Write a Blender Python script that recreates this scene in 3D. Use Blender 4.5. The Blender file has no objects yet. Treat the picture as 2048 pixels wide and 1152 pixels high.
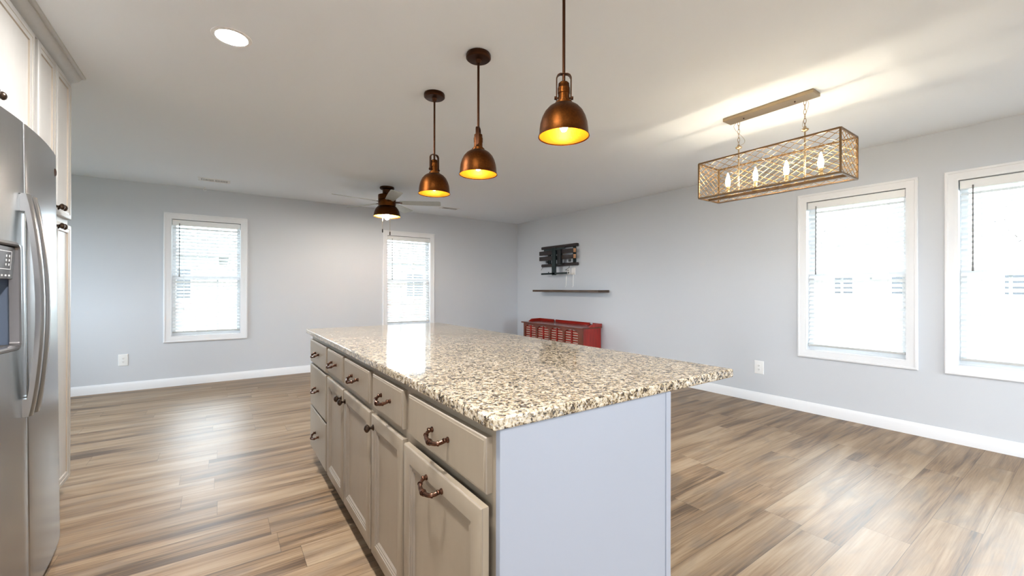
import bpy, bmesh, math, random
from mathutils import Vector, Matrix

random.seed(7)
PI = math.pi
SC = bpy.context.scene
COL = SC.collection

# ------------------------------------------------------------------ camera
FPX, YAW, PITCH, ROLL, CAMH = 835.185, 0.60801, 0.0020041, 0.0016899, 1.21088
F0 = Vector((math.sin(YAW), math.cos(YAW), 0)); R0 = Vector((math.cos(YAW), -math.sin(YAW), 0)); U0 = Vector((0, 0, 1))
F1 = F0 * math.cos(PITCH) + U0 * math.sin(PITCH); U1 = U0 * math.cos(PITCH) - F0 * math.sin(PITCH)
R2 = R0 * math.cos(ROLL) + U1 * math.sin(ROLL); U2 = U1 * math.cos(ROLL) - R0 * math.sin(ROLL)
cam_data = bpy.data.cameras.new('camera'); cam = bpy.data.objects.new('camera', cam_data); COL.objects.link(cam)
cam_data.sensor_fit = 'HORIZONTAL'; cam_data.sensor_width = 36.0; cam_data.lens = 36.0 * FPX / 2048
cam_data.clip_start = 0.02; cam_data.clip_end = 300
cam.matrix_world = Matrix(((R2.x, U2.x, -F1.x, 0), (R2.y, U2.y, -F1.y, 0), (R2.z, U2.z, -F1.z, CAMH), (0, 0, 0, 1)))
SC.camera = cam

# ------------------------------------------------------------------ world, light, exposure
WORLD_STRENGTH = 4.2
LENS_STRENGTH = 190.0
w = bpy.data.worlds.new('overcast_sky'); SC.world = w; w.use_nodes = True
bg = w.node_tree.nodes['Background']
bg.inputs['Color'].default_value = (0.81, 0.912, 1.0, 1); bg.inputs['Strength'].default_value = WORLD_STRENGTH
SC.view_settings.view_transform = 'Standard'; SC.view_settings.look = 'None'
SC.view_settings.exposure = 2.45; SC.view_settings.gamma = 1.0
SC.view_settings.use_curve_mapping = False
SC.cycles.max_bounces = 10; SC.cycles.diffuse_bounces = 6; SC.cycles.glossy_bounces = 4
SC.cycles.transparent_max_bounces = 12; SC.cycles.transmission_bounces = 6
SC.cycles.sample_clamp_indirect = 6.0; SC.cycles.caustics_reflective = False; SC.cycles.caustics_refractive = False
SC.cycles.use_denoising = True

# room extents
XL, XR, YB, YF, H = -1.40, 4.7516, 6.6357, -3.0, 2.48
XL2, YJ = -3.30, 3.56      # unseen living room space added beyond the pantry to bring in daylight

def portal(name, loc, rot, sx, sy):
    d = bpy.data.lights.new(name, 'AREA'); d.shape = 'RECTANGLE'; d.size = sx; d.size_y = sy
    d.cycles.is_portal = True
    o = bpy.data.objects.new(name, d); COL.objects.link(o); o.location = loc; o.rotation_euler = rot
WINS_R = [(0.9186, 1.8003), (-0.1168, 0.7649)]      # casing outer extents along Y, right wall
WINS_B = [(-0.5823, 0.2867), (2.1067, 2.9936)]      # along X, back wall
WZ0, WZ1 = 0.541, 2.145
DOOR_X0, DOOR_X1, DOOR_Z = 2.55, 4.15, 2.12
for a, b in WINS_R:
    portal('daylight_portal', (XR + 0.17, (a + b) / 2, (WZ0 + WZ1) / 2), (0, PI / 2, 0), 1.55, 0.8)
for a, b in WINS_B:
    portal('daylight_portal', ((a + b) / 2, YB + 0.17, (WZ0 + WZ1) / 2), (-PI / 2, 0, 0), 0.8, 1.55)
portal('daylight_portal', ((DOOR_X0 + DOOR_X1) / 2, YF - 0.17, DOOR_Z / 2), (PI / 2, 0, 0), DOOR_X1 - DOOR_X0, DOOR_Z)

# ------------------------------------------------------------------ materials
def mat(name, col=(0.8, 0.8, 0.8), rough=0.5, metal=0.0, spec=0.5, emit=None, estr=0.0, trans=0.0, coat=0.0):
    m = bpy.data.materials.new(name); m.use_nodes = True
    p = m.node_tree.nodes['Principled BSDF']
    p.inputs['Base Color'].default_value = (*col, 1); p.inputs['Roughness'].default_value = rough
    p.inputs['Metallic'].default_value = metal; p.inputs['Specular IOR Level'].default_value = spec
    p.inputs['Transmission Weight'].default_value = trans; p.inputs['Coat Weight'].default_value = coat
    if emit:
        p.inputs['Emission Color'].default_value = (*emit, 1); p.inputs['Emission Strength'].default_value = estr
    return m
def NT(m): return m.node_tree.nodes, m.node_tree.links, m.node_tree.nodes['Principled BSDF']
def math_node(N, L, op, a, b=None, c=None):
    n = N.new('ShaderNodeMath'); n.operation = op
    for i, v in enumerate((a, b, c)):
        if v is None: continue
        if isinstance(v, (int, float)): n.inputs[i].default_value = v
        else: L.new(v, n.inputs[i])
    return n.outputs[0]
def ramp(N, L, fac, stops, interp='LINEAR'):
    r = N.new('ShaderNodeValToRGB'); r.color_ramp.interpolation = interp
    e = r.color_ramp.elements
    while len(e) < len(stops): e.new(0.5)
    for k, (p, c) in enumerate(stops):
        e[k].position = p; e[k].color = (*c, 1)
    L.new(fac, r.inputs['Fac']); return r.outputs['Color']
def noisy(m, scale=60, strength=0.05, dist=0.002, stretch=(1, 1, 1), colvar=0.0):
    N, L, p = NT(m)
    tc = N.new('ShaderNodeTexCoord'); mp = N.new('ShaderNodeMapping'); mp.inputs['Scale'].default_value = stretch
    L.new(tc.outputs['Object'], mp.inputs['Vector'])
    nz = N.new('ShaderNodeTexNoise'); nz.inputs['Scale'].default_value = scale; nz.inputs['Detail'].default_value = 4
    L.new(mp.outputs[0], nz.inputs['Vector'])
    bp = N.new('ShaderNodeBump'); bp.inputs['Strength'].default_value = strength; bp.inputs['Distance'].default_value = dist
    L.new(nz.outputs['Fac'], bp.inputs['Height']); L.new(bp.outputs[0], p.inputs['Normal'])
    if colvar:
        c = p.inputs['Base Color'].default_value[:3]
        o = ramp(N, L, nz.outputs['Fac'], [(0.3, tuple(x * (1 - colvar) for x in c)), (0.7, tuple(min(1, x * (1 + colvar)) for x in c))])
        L.new(o, p.inputs['Base Color'])
    return m

M = {}
M['wall'] = noisy(mat('wall_paint', (0.62, 0.645, 0.69), 0.75, spec=0.3), 220, 0.06, 0.001)
M['ceiling'] = noisy(mat('ceiling_paint', (0.84, 0.885, 0.94), 0.9, spec=0.2), 120, 0.08, 0.001)
M['trim'] = mat('white_trim_paint', (0.82, 0.83, 0.86), 0.38)
M['plastic'] = mat('white_plastic', (0.86, 0.86, 0.86), 0.35)
M['slot'] = mat('outlet_slot_dark', (0.12, 0.11, 0.1), 0.6)
M['vinyl'] = mat('white_vinyl', (0.85, 0.86, 0.87), 0.35)
M['cab'] = noisy(mat('island_paint_warm_lit', (0.268, 0.219, 0.162), 0.36), 30, 0.02, 0.001, (1, 1, 0.2), 0.03)  # island greige with the warm lamp light mixed into the colour
M['cabwhite'] = noisy(mat('pantry_paint', (0.47, 0.455, 0.43), 0.36), 30, 0.02, 0.001, (1, 1, 0.2), 0.03)
M['panel'] = mat('island_paint_daylit', (0.315, 0.34, 0.395), 0.42)  # same island greige, tinted blue to carry the cool daylight falling on it
M['glaze'] = mat('brown_glaze', (0.23, 0.19, 0.15), 0.5)
M['glaze2'] = mat('pale_glaze', (0.40, 0.34, 0.27), 0.5)
M['dark'] = mat('dark_gap', (0.03, 0.028, 0.025), 0.7)
M['bronze'] = noisy(mat('oil_rubbed_bronze', (0.11, 0.05, 0.03), 0.24, 0.9), 90, 0.1, 0.001, colvar=0.6)
M['knob'] = mat('antique_bronze', (0.075, 0.05, 0.035), 0.24, 0.9)
M['steel'] = noisy(mat('stainless_steel', (0.40, 0.405, 0.41), 0.27, 1.0), 40, 0.05, 0.0006, (8, 8, 0.15), 0.04)
M['steelh'] = mat('handle_steel', (0.50, 0.50, 0.50), 0.28, 1.0)
M['fridgeside'] = mat('fridge_side_grey', (0.16, 0.165, 0.17), 0.45)
M['bezel'] = mat('dispenser_bezel', (0.20, 0.19, 0.19), 0.25, 0.8)
M['recess'] = mat('dispenser_recess', (0.13, 0.16, 0.22), 0.4)
M['icon'] = mat('panel_print', (0.6, 0.6, 0.6), 0.5)
M['copper'] = noisy(mat('aged_copper', (0.080, 0.025, 0.005), 0.42, 1.0), 130, 0.25, 0.002, colvar=0.25)
M['coppdark'] = mat('dark_bronze', (0.06, 0.024, 0.012), 0.42, 1.0)
M['gold'] = noisy(mat('gold_lining', (0.76, 0.34, 0.025), 0.36, 0.45), 110, 0.3, 0.002)
M['bulb'] = mat('warm_filament', (1, 0.8, 0.5), 0.5, emit=(1.0, 0.74, 0.34), estr=11)
M['bulbfan'] = mat('fan_bulb', (1, 0.9, 0.8), 0.5, emit=(1.0, 0.88, 0.74), estr=225)
M['bulb2'] = mat('warm_candle_filament', (1, 0.8, 0.5), 0.5, emit=(1.0, 0.86, 0.64), estr=42)
M['champ'] = mat('champagne_metal', (0.36, 0.27, 0.17), 0.34, 0.8)
M['brownmetal'] = mat('brown_metal', (0.17, 0.10, 0.045), 0.36, 0.75)
M['lattice'] = mat('gilt_wire', (0.34, 0.21, 0.085), 0.36, 0.4)
M['candle'] = mat('candle_sleeve', (0.75, 0.55, 0.25), 0.5)
M['lens'] = mat('led_lens', (1, 1, 1), 0.5, emit=(1.0, 0.985, 0.97), estr=LENS_STRENGTH)
M['blade'] = noisy(mat('fan_blade_grey', (0.50, 0.52, 0.50), 0.5), 30, 0.03, 0.001, (1, 1, 1), 0.06)
M['black'] = mat('black_metal', (0.018, 0.02, 0.022), 0.4, 0.3)
M['blackgreen'] = mat('dark_green_black_metal', (0.018, 0.032, 0.034), 0.4, 0.3)
M['blackbrown'] = mat('brown_black_plastic', (0.035, 0.026, 0.026), 0.45)
M['copperend'] = mat('copper_end_plate', (0.65, 0.33, 0.17), 0.4, 0.5)
M['shelfwood'] = noisy(mat('dark_stained_wood', (0.075, 0.045, 0.028), 0.5), 14, 0.15, 0.002, (4, 0.5, 4), 0.5)
M['cherry'] = noisy(mat('cherry_wood', (0.33, 0.014, 0.007), 0.30, coat=0.3), 12, 0.03, 0.001, (3, 0.4, 0.4), 0.25)
M['cherrytop'] = noisy(mat('cherry_wood_front', (0.15, 0.032, 0.013), 0.25, coat=0.3), 12, 0.03, 0.001, (3, 0.4, 0.4), 0.25)
M['fabric'] = noisy(mat('speaker_cloth', (0.58, 0.47, 0.38), 0.9), 300, 0.2, 0.001)
M['wand'] = mat('grey_wand', (0.16, 0.155, 0.15), 0.35)
M['cord'] = mat('blind_cord', (0.75, 0.75, 0.76), 0.8)
M['siding'] = mat('white_siding', (0.27, 0.28, 0.29), 0.7)
M['brick'] = mat('red_brick', (0.20, 0.105, 0.095), 0.85)
M['roof'] = mat('grey_shingles', (0.26, 0.26, 0.27), 0.9)
M['hwin'] = mat('house_window_glass', (0.02, 0.022, 0.026), 0.3)
M['grass'] = noisy(mat('pale_grass', (0.12, 0.125, 0.095), 0.95), 3, 0.3, 0.02, colvar=0.3)
M['bark'] = mat('tree_bark', (0.05, 0.042, 0.036), 0.9)

def mix_shader(name, build):
    m = bpy.data.materials.new(name); m.use_nodes = True
    N, L = m.node_tree.nodes, m.node_tree.links
    for n in list(N): N.remove(n)
    out = N.new('ShaderNodeOutputMaterial'); build(N, L, out); return m
def _glass(N, L, out):
    t = N.new('ShaderNodeBsdfTransparent'); t.inputs[0].default_value = (0.95, 0.97, 0.97, 1)
    g = N.new('ShaderNodeBsdfGlossy'); g.inputs['Roughness'].default_value = 0.02
    mx = N.new('ShaderNodeMixShader'); fr = N.new('ShaderNodeFresnel'); fr.inputs[0].default_value = 1.35
    L.new(fr.outputs[0], mx.inputs[0]); L.new(t.outputs[0], mx.inputs[1]); L.new(g.outputs[0], mx.inputs[2]); L.new(mx.outputs[0], out.inputs[0])
M['glass'] = mix_shader('thin_glass', _glass)
def _slat(N, L, out, tr=0.22):
    d = N.new('ShaderNodeBsdfDiffuse'); d.inputs[0].default_value = (0.93, 0.94, 0.95, 1)
    t = N.new('ShaderNodeBsdfTranslucent'); t.inputs[0].default_value = (0.93, 0.94, 0.95, 1)
    mx = N.new('ShaderNodeMixShader'); mx.inputs[0].default_value = tr
    L.new(d.outputs[0], mx.inputs[1]); L.new(t.outputs[0], mx.inputs[2]); L.new(mx.outputs[0], out.inputs[0])
M['slat'] = mix_shader('white_blind_slat', _slat)
M['grid'] = mix_shader('white_window_grid', lambda N, L, o: _slat(N, L, o, 0.5))

def floor_material():
    m = mat('oak_plank_floor', rough=0.3); N, L, p = NT(m)
    tc = N.new('ShaderNodeTexCoord'); sp = N.new('ShaderNodeSeparateXYZ'); L.new(tc.outputs['Object'], sp.inputs[0])
    x, y = sp.outputs[0], sp.outputs[1]
    PW, PL = 0.182, 1.22
    ry = math_node(N, L, 'DIVIDE', y, PW); row = math_node(N, L, 'FLOOR', ry); fy = math_node(N, L, 'FRACT', ry)
    w1 = N.new('ShaderNodeTexWhiteNoise'); w1.noise_dimensions = '1D'; L.new(row, w1.inputs['W'])
    rx = math_node(N, L, 'ADD', math_node(N, L, 'DIVIDE', x, PL), math_node(N, L, 'MULTIPLY', w1.outputs[0], 7.3))
    colm = math_node(N, L, 'FLOOR', rx); fx = math_node(N, L, 'FRACT', rx)
    cv = N.new('ShaderNodeCombineXYZ'); L.new(row, cv.inputs[0]); L.new(colm, cv.inputs[1])
    w2 = N.new('ShaderNodeTexWhiteNoise'); w2.noise_dimensions = '2D'; L.new(cv.outputs[0], w2.inputs['Vector'])
    seed = w2.outputs[0]
    def coords(sx, sy, k):
        c = N.new('ShaderNodeCombineXYZ')
        L.new(math_node(N, L, 'ADD', math_node(N, L, 'MULTIPLY', x, sx), math_node(N, L, 'MULTIPLY', seed, 41 * k)), c.inputs[0])
        L.new(math_node(N, L, 'MULTIPLY', y, sy), c.inputs[1]); L.new(math_node(N, L, 'MULTIPLY', seed, 53 * k), c.inputs[2])
        return c.outputs[0]
    def noise(vec, scale, detail, dist):
        n = N.new('ShaderNodeTexNoise'); n.inputs['Scale'].default_value = scale; n.inputs['Detail'].default_value = detail
        n.inputs['Distortion'].default_value = dist; L.new(vec, n.inputs['Vector']); return n.outputs['Fac']
    broad = noise(coords(0.62, 8.5, 1), 1.35, 5, 0.7)
    fine = noise(coords(2.6, 85.0, 2), 1.5, 6, 0.35)
    blot = noise(coords(1.6, 5.0, 3), 1.2, 3, 1.6)
    g = math_node(N, L, 'ADD', math_node(N, L, 'MULTIPLY', broad, 0.66), math_node(N, L, 'MULTIPLY', fine, 0.32))
    g = math_node(N, L, 'ADD', g, math_node(N, L, 'MULTIPLY', math_node(N, L, 'SUBTRACT', seed, 0.5), 0.10))
    g = math_node(N, L, 'ADD', g, 0.03)
    c1 = ramp(N, L, g, [(0.27, (0.042, 0.027, 0.017)), (0.39, (0.115, 0.072, 0.042)), (0.49, (0.24, 0.155, 0.088)), (0.60, (0.33, 0.232, 0.145)), (0.78, (0.42, 0.325, 0.225))])
    greyc = ramp(N, L, blot, [(0.50, (0, 0, 0)), (0.74, (0.55, 0.55, 0.55))])
    mg = N.new('ShaderNodeMix'); mg.data_type = 'RGBA'; L.new(greyc, mg.inputs[0]); L.new(c1, mg.inputs[6]); mg.inputs[7].default_value = (0.16, 0.13, 0.105, 1)
    e1 = math_node(N, L, 'MULTIPLY', math_node(N, L, 'MINIMUM', fy, math_node(N, L, 'SUBTRACT', 1.0, fy)), PW)
    e2 = math_node(N, L, 'MULTIPLY', math_node(N, L, 'MINIMUM', fx, math_node(N, L, 'SUBTRACT', 1.0, fx)), PL)
    e = math_node(N, L, 'MINIMUM', e1, e2)
    seam = math_node(N, L, 'LESS_THAN', e, 0.0011)
    ms = N.new('ShaderNodeMix'); ms.data_type = 'RGBA'; L.new(math_node(N, L, 'MULTIPLY', seam, 0.6), ms.inputs[0]); L.new(mg.outputs[2], ms.inputs[6]); ms.inputs[7].default_value = (0.06, 0.04, 0.03, 1)
    L.new(ms.outputs[2], p.inputs['Base Color'])
    bp = N.new('ShaderNodeBump'); bp.inputs['Strength'].default_value = 0.22; bp.inputs['Distance'].default_value = 0.0012
    hgt = math_node(N, L, 'SUBTRACT', fine, math_node(N, L, 'MULTIPLY', seam, 1.0))
    L.new(hgt, bp.inputs['Height']); L.new(bp.outputs[0], p.inputs['Normal'])
    L.new(math_node(N, L, 'ADD', 0.31, math_node(N, L, 'MULTIPLY', fine, 0.20)), p.inputs['Roughness'])
    p.inputs['Specular IOR Level'].default_value = 0.30
    return m
M['floor'] = floor_material()

def granite_material():
    m = mat('speckled_granite', rough=0.07); N, L, p = NT(m)
    tc = N.new('ShaderNodeTexCoord')
    nz = N.new('ShaderNodeTexNoise'); nz.inputs['Scale'].default_value = 55; nz.inputs['Detail'].default_value = 3; L.new(tc.outputs['Object'], nz.inputs['Vector'])
    mx = N.new('ShaderNodeVectorMath'); mx.operation = 'SCALE'; mx.inputs['Scale'].default_value = 0.022; L.new(nz.outputs['Color'], mx.inputs[0])
    ad = N.new('ShaderNodeVectorMath'); ad.operation = 'ADD'; L.new(tc.outputs['Object'], ad.inputs[0]); L.new(mx.outputs[0], ad.inputs[1])
    v = N.new('ShaderNodeTexVoronoi'); v.inputs['Scale'].default_value = 190; L.new(ad.outputs[0], v.inputs['Vector'])
    sc_ = N.new('ShaderNodeSeparateColor'); L.new(v.outputs['Color'], sc_.inputs[0])
    def nz_(scale, det, rgh):
        n = N.new('ShaderNodeTexNoise'); n.inputs['Scale'].default_value = scale; n.inputs['Detail'].default_value = det; n.inputs['Roughness'].default_value = rgh
        L.new(ad.outputs[0], n.inputs['Vector']); return n.outputs['Fac']
    n1 = nz_(62, 5, 0.62); n2 = nz_(9, 3, 0.5)
    d = math_node(N, L, 'ADD', math_node(N, L, 'MULTIPLY', n1, 0.72), math_node(N, L, 'MULTIPLY', sc_.outputs[0], 0.20))
    d = math_node(N, L, 'ADD', d, math_node(N, L, 'MULTIPLY', n2, 0.12))
    base = ramp(N, L, d, [(0.0, (0.62, 0.57, 0.49)), (0.39, (0.50, 0.43, 0.325)), (0.472, (0.41, 0.335, 0.23)), (0.522, (0.26, 0.195, 0.12)), (0.560, (0.115, 0.084, 0.052)), (0.608, (0.03, 0.024, 0.02))], 'CONSTANT')
    gr = ramp(N, L, sc_.outputs[1], [(0.0, (0, 0, 0)), (0.86, (0.7, 0.7, 0.7))], 'CONSTANT')
    mg = N.new('ShaderNodeMix'); mg.data_type = 'RGBA'; L.new(gr, mg.inputs[0]); L.new(base, mg.inputs[6]); mg.inputs[7].default_value = (0.42, 0.39, 0.36, 1)
    L.new(mg.outputs[2], p.inputs['Base Color'])
    p.inputs['Specular IOR Level'].default_value = 0.6
    return m
M['granite'] = granite_material()

# ------------------------------------------------------------------ mesh helpers
class MB:
    """collects shapes (world coordinates) and links them as ONE mesh object"""
    def __init__(self): self.bm = bmesh.new()
    def quad(self, pts, mi=0):
        f = self.bm.faces.new([self.bm.verts.new(p) for p in pts]); f.material_index = mi; return f
    def box(self, x0, x1, y0, y1, z0, z1, mi=0):
        if x0 > x1: x0, x1 = x1, x0
        if y0 > y1: y0, y1 = y1, y0
        if z0 > z1: z0, z1 = z1, z0
        v = [self.bm.verts.new(p) for p in ((x0,y0,z0),(x1,y0,z0),(x1,y1,z0),(x0,y1,z0),(x0,y0,z1),(x1,y0,z1),(x1,y1,z1),(x0,y1,z1))]
        for f in ((0,3,2,1),(4,5,6,7),(0,1,5,4),(1,2,6,5),(2,3,7,6),(3,0,4,7)):
            self.bm.faces.new([v[i] for i in f]).material_index = mi
        return self
    def obox(self, c, ax, ay, az, hx, hy, hz, mi=0):
        c, ax, ay, az = Vector(c), Vector(ax), Vector(ay), Vector(az); v = []
        for sz in (-1, 1):
            for sx, sy in ((-1,-1),(1,-1),(1,1),(-1,1)):
                v.append(self.bm.verts.new(c + ax*hx*sx + ay*hy*sy + az*hz*sz))
        for f in ((0,3,2,1),(4,5,6,7),(0,1,5,4),(1,2,6,5),(2,3,7,6),(3,0,4,7)):
            self.bm.faces.new([v[i] for i in f]).material_index = mi
        return self
    def prism(self, pts, d, mi=0):
        d = Vector(d); a = [self.bm.verts.new(p) for p in pts]; b = [self.bm.verts.new(Vector(p) + d) for p in pts]; n = len(a)
        self.bm.faces.new(a).material_index = mi; self.bm.faces.new(b[::-1]).material_index = mi
        for i in range(n):
            self.bm.faces.new([a[i], b[i], b[(i+1) % n], a[(i+1) % n]]).material_index = mi
        return self
    def lathe(self, c, axis, prof, seg=32, mi=0, closed=False):
        """prof: list of (radius, height along axis)"""
        c, az = Vector(c), Vector(axis).normalized()
        ax = az.orthogonal().normalized(); ay = az.cross(ax)
        rings = []
        for r, hgt in prof:
            if r < 1e-6: rings.append([self.bm.verts.new(c + az*hgt)])
            else: rings.append([self.bm.verts.new(c + az*hgt + (ax*math.cos(2*PI*k/seg) + ay*math.sin(2*PI*k/seg))*r) for k in range(seg)])
        pairs = list(zip(rings, rings[1:])) + ([(rings[-1], rings[0])] if closed else [])
        for a, b in pairs:
            for k in range(seg):
                k2 = (k+1) % seg
                if len(a) == 1 and len(b) == 1: continue
                if len(a) == 1: f = [a[0], b[k], b[k2]]
                elif len(b) == 1: f = [a[k], b[0], a[k2]]
                else: f = [a[k], b[k], b[k2], a[k2]]
                self.bm.faces.new(f).material_index = mi
        return self
    def tube(self, pts, r, seg=10, mi=0, caps=True, closed=False):
        pts = [Vector(p) for p in pts]; n = len(pts)
        rad = r if isinstance(r, (list, tuple)) else [r]*n
        rings = []; up = None
        for i, p in enumerate(pts):
            if closed: t = (pts[(i+1) % n] - pts[i-1]).normalized()
            else: t = (pts[min(i+1, n-1)] - pts[max(i-1, 0)]).normalized()
            if up is None: up = t.orthogonal().normalized()
            up = (up - t*up.dot(t)).normalized(); s = t.cross(up)
            rings.append([self.bm.verts.new(p + (up*math.cos(2*PI*k/seg) + s*math.sin(2*PI*k/seg))*rad[i]) for k in range(seg)])
        pr = list(zip(rings, rings[1:])) + ([(rings[-1], rings[0])] if closed else [])
        for a, b in pr:
            for k in range(seg):
                self.bm.faces.new([a[k], a[(k+1) % seg], b[(k+1) % seg], b[k]]).material_index = mi
        if caps and not closed:
            self.bm.faces.new(rings[0][::-1]).material_index = mi; self.bm.faces.new(rings[-1]).material_index = mi
        return self
    def rings(self, P, a0, a1, b0, b1, prof, mis=None, cap0=True, cap1=True):
        """nested rectangles; P maps (a, b, d) to a point, prof is a list of (inset, d)"""
        loops = []
        for ins, d in prof:
            loops.append([self.bm.verts.new(P(a, b, d)) for a, b in ((a0+ins, b0+ins), (a1-ins, b0+ins), (a1-ins, b1-ins), (a0+ins, b1-ins))])
        for k in range(len(loops)-1):
            mi = mis[k] if mis else 0
            for i in range(4):
                j = (i+1) % 4
                self.bm.faces.new([loops[k][i], loops[k][j], loops[k+1][j], loops[k+1][i]]).material_index = mi
        if cap0: self.bm.faces.new(loops[0][::-1])
        if cap1: self.bm.faces.new(loops[-1])
        return self
    def grid(self, cols, mi=0):
        """sweep: list of equal-length point loops, ends capped"""
        R = [[self.bm.verts.new(p) for p in c] for c in cols]; n = len(R[0])
        for a, b in zip(R, R[1:]):
            for k in range(n):
                self.bm.faces.new([a[k], a[(k+1) % n], b[(k+1) % n], b[k]]).material_index = mi
        self.bm.faces.new(R[0][::-1]).material_index = mi; self.bm.faces.new(R[-1]).material_index = mi
        return self
    def build(self, name, mats, parent=None, bevel=0.0, smooth=True, seg=2):
        bmesh.ops.recalc_face_normals(self.bm, faces=self.bm.faces[:])
        off = Vector((0, 0, 0)); q = parent
        while q is not None: off += q.location; q = q.parent
        for v in self.bm.verts: v.co -= off
        me = bpy.data.meshes.new(name); self.bm.to_mesh(me); self.bm.free()
        for mm in (mats if isinstance(mats, (list, tuple)) else [mats]): me.materials.append(mm)
        if smooth:
            me.polygons.foreach_set('use_smooth', [True]*len(me.polygons)); me.set_sharp_from_angle(angle=math.radians(35))
        o = bpy.data.objects.new(name, me); COL.objects.link(o); o.parent = parent
        if bevel:
            b = o.modifiers.new('bevel', 'BEVEL'); b.width = bevel; b.segments = seg; b.limit_method = 'ANGLE'; b.angle_limit = math.radians(40)
            b.harden_normals = True
        return o

def tag(o, label=None, cat=None, group=None, kind=None):
    if label: o['label'] = label
    if cat: o['category'] = cat
    if group: o['group'] = group
    if kind: o['kind'] = kind
    return o
def thing(name, loc, label, cat, group=None, kind=None):
    o = bpy.data.objects.new(name, None); COL.objects.link(o); o.location = loc; o.empty_display_size = 0.05
    return tag(o, label, cat, group, kind)
def copy_tree(o, parent=None):
    c = o.copy(); COL.objects.link(c); c.parent = parent
    for ch in list(o.children): copy_tree(ch, c)
    return c
def struct(o, label, cat='wall'): return tag(o, label, cat, None, 'structure')

# ------------------------------------------------------------------ room shell
T = 0.16
struct(MB().box(XL2 - T, XR + T, YF - T, YB + T, -0.1, 0.0).build('floor', M['floor'], smooth=False), 'wood plank floor with brown and grey streaks', 'floor')
struct(MB().box(XL2 - T, XR + T, YF - T, YB + T, H, H + 0.1).build('ceiling', M['ceiling'], smooth=False), 'flat off white ceiling', 'ceiling')
CW = 0.076      # casing width
def wall_mb(lo, hi, holes, P):
    """P(a0,a1,z0,z1) adds a box; holes: (a0,a1,z0,z1)"""
    cur = lo
    for a0, a1, z0, z1 in sorted(holes):
        P(cur, a0, 0, H)
        if z0 > 0: P(a0, a1, 0, z0)
        P(a0, a1, z1, H); cur = a1
    P(cur, hi, 0, H)
IN = CW - 0.012
m = MB(); wall_mb(YF, YB, [(a + IN, b - IN, WZ0 + IN, WZ1 - IN) for a, b in WINS_R], lambda a0, a1, z0, z1: m.box(XR, XR + T, a0, a1, z0, z1))
struct(m.build('wall_right', M['wall'], smooth=False), 'pale grey wall on the right with two windows')
m = MB(); wall_mb(XL2 - T, XR + T, [(a + IN, b - IN, WZ0 + IN, WZ1 - IN) for a, b in WINS_B], lambda a0, a1, z0, z1: m.box(a0, a1, YB, YB + T, z0, z1))
struct(m.build('wall_back', M['wall'], smooth=False), 'pale grey far wall behind the island with two windows')
ADDED_WIN_L = [(XL, -1.7, -0.2, 1.05, 2.12, 'added wide window in the unseen kitchen wall behind the camera, for daylight'), (XL2, 4.3, 6.05, .85, 2.15, 'added wide window in the living room side wall hidden behind the pantry, for daylight')]  # two unseen windows added to let more daylight in
for k, (xw, y0, y1, z0, z1, lab) in enumerate(ADDED_WIN_L):
    portal('daylight_portal', (xw - 0.17, (y0 + y1) / 2, (z0 + z1) / 2), (0, -PI / 2, 0), z1 - z0, y1 - y0)
    wl = thing('window_%d' % (5 + k), (xw, (y0 + y1) / 2, z0), lab, 'window', kind='structure')
    mw = MB(); mw.rings(lambda a, b, d: (xw + d, a, b), y0, y1, z0, z1, [(-.07, 0), (-.07, .015), (0, .015), (0, -.1), (.05, -.1), (.05, -.13)], cap0=False, cap1=False); mw.build('window_casing', M['trim'], wl)
    MB().box(xw - .13, xw - .125, y0, y1, z0, z1).build('pane', M['glass'], wl, smooth=False)
m = MB(); wall_mb(YJ, YB, [ADDED_WIN_L[1][1:5]], lambda a0, a1, z0, z1: m.box(XL2 - T, XL2, a0, a1, z0, z1))
struct(m.build('wall_side', M['wall'], smooth=False), 'side wall of the added living room space hidden behind the pantry')
struct(MB().box(XL2, XL - T, YJ - T, YJ, 0, H).build('wall_return', M['wall'], smooth=False), 'short return wall of the added living room space behind the pantry')
m = MB(); wall_mb(YF, YJ, [ADDED_WIN_L[0][1:5]], lambda a0, a1, z0, z1: m.box(XL - T, XL, a0, a1, z0, z1))
struct(m.build('wall_left', M['wall'], smooth=False), 'grey wall behind the refrigerator and pantry')
m = MB(); wall_mb(XL - T, XR + T, [(DOOR_X0, DOOR_X1, 0, DOOR_Z)], lambda a0, a1, z0, z1: m.box(a0, a1, YF - T, YF, z0, z1))
struct(m.build('wall_front', M['wall'], smooth=False), 'grey wall behind the camera with added glazed doors')
d1 = thing('added_door_1', ((DOOR_X0 + DOOR_X1) / 2, YF - 0.08, 0), 'added wide glazed patio door, unseen behind the camera, for daylight', 'door', kind='structure')  # unseen patio door added as a daylight source
m = MB()
m.box(DOOR_X0, DOOR_X0 + .05, YF - .14, YF - .02, 0, DOOR_Z).box(DOOR_X1 - .05, DOOR_X1, YF - .14, YF - .02, 0, DOOR_Z).box(DOOR_X0, DOOR_X1, YF - .14, YF - .02, DOOR_Z - .05, DOOR_Z).box(DOOR_X0, DOOR_X1, YF - .14, YF - .02, 0, .04)
m.build('door_frame', M['vinyl'], d1, 0.003)
for k in range(2):
    xa = DOOR_X0 + .05 + k * (DOOR_X1 - DOOR_X0 - .1) / 2; xb = xa + (DOOR_X1 - DOOR_X0 - .1) / 2
    m = MB(); m.rings(lambda a, b, d: (a, YF - .10 + d, b), xa, xb, .04, DOOR_Z - .05, [(0, 0), (0, .04), (.06, .04), (.06, 0), (0, 0)], cap0=False, cap1=False)
    lf = m.build('door_leaf', M['vinyl'], d1)
    MB().box(xa + .06, xb - .06, YF - .085, YF - .08, .10, DOOR_Z - .11).build('pane', M['glass'], lf, smooth=False)

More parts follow.
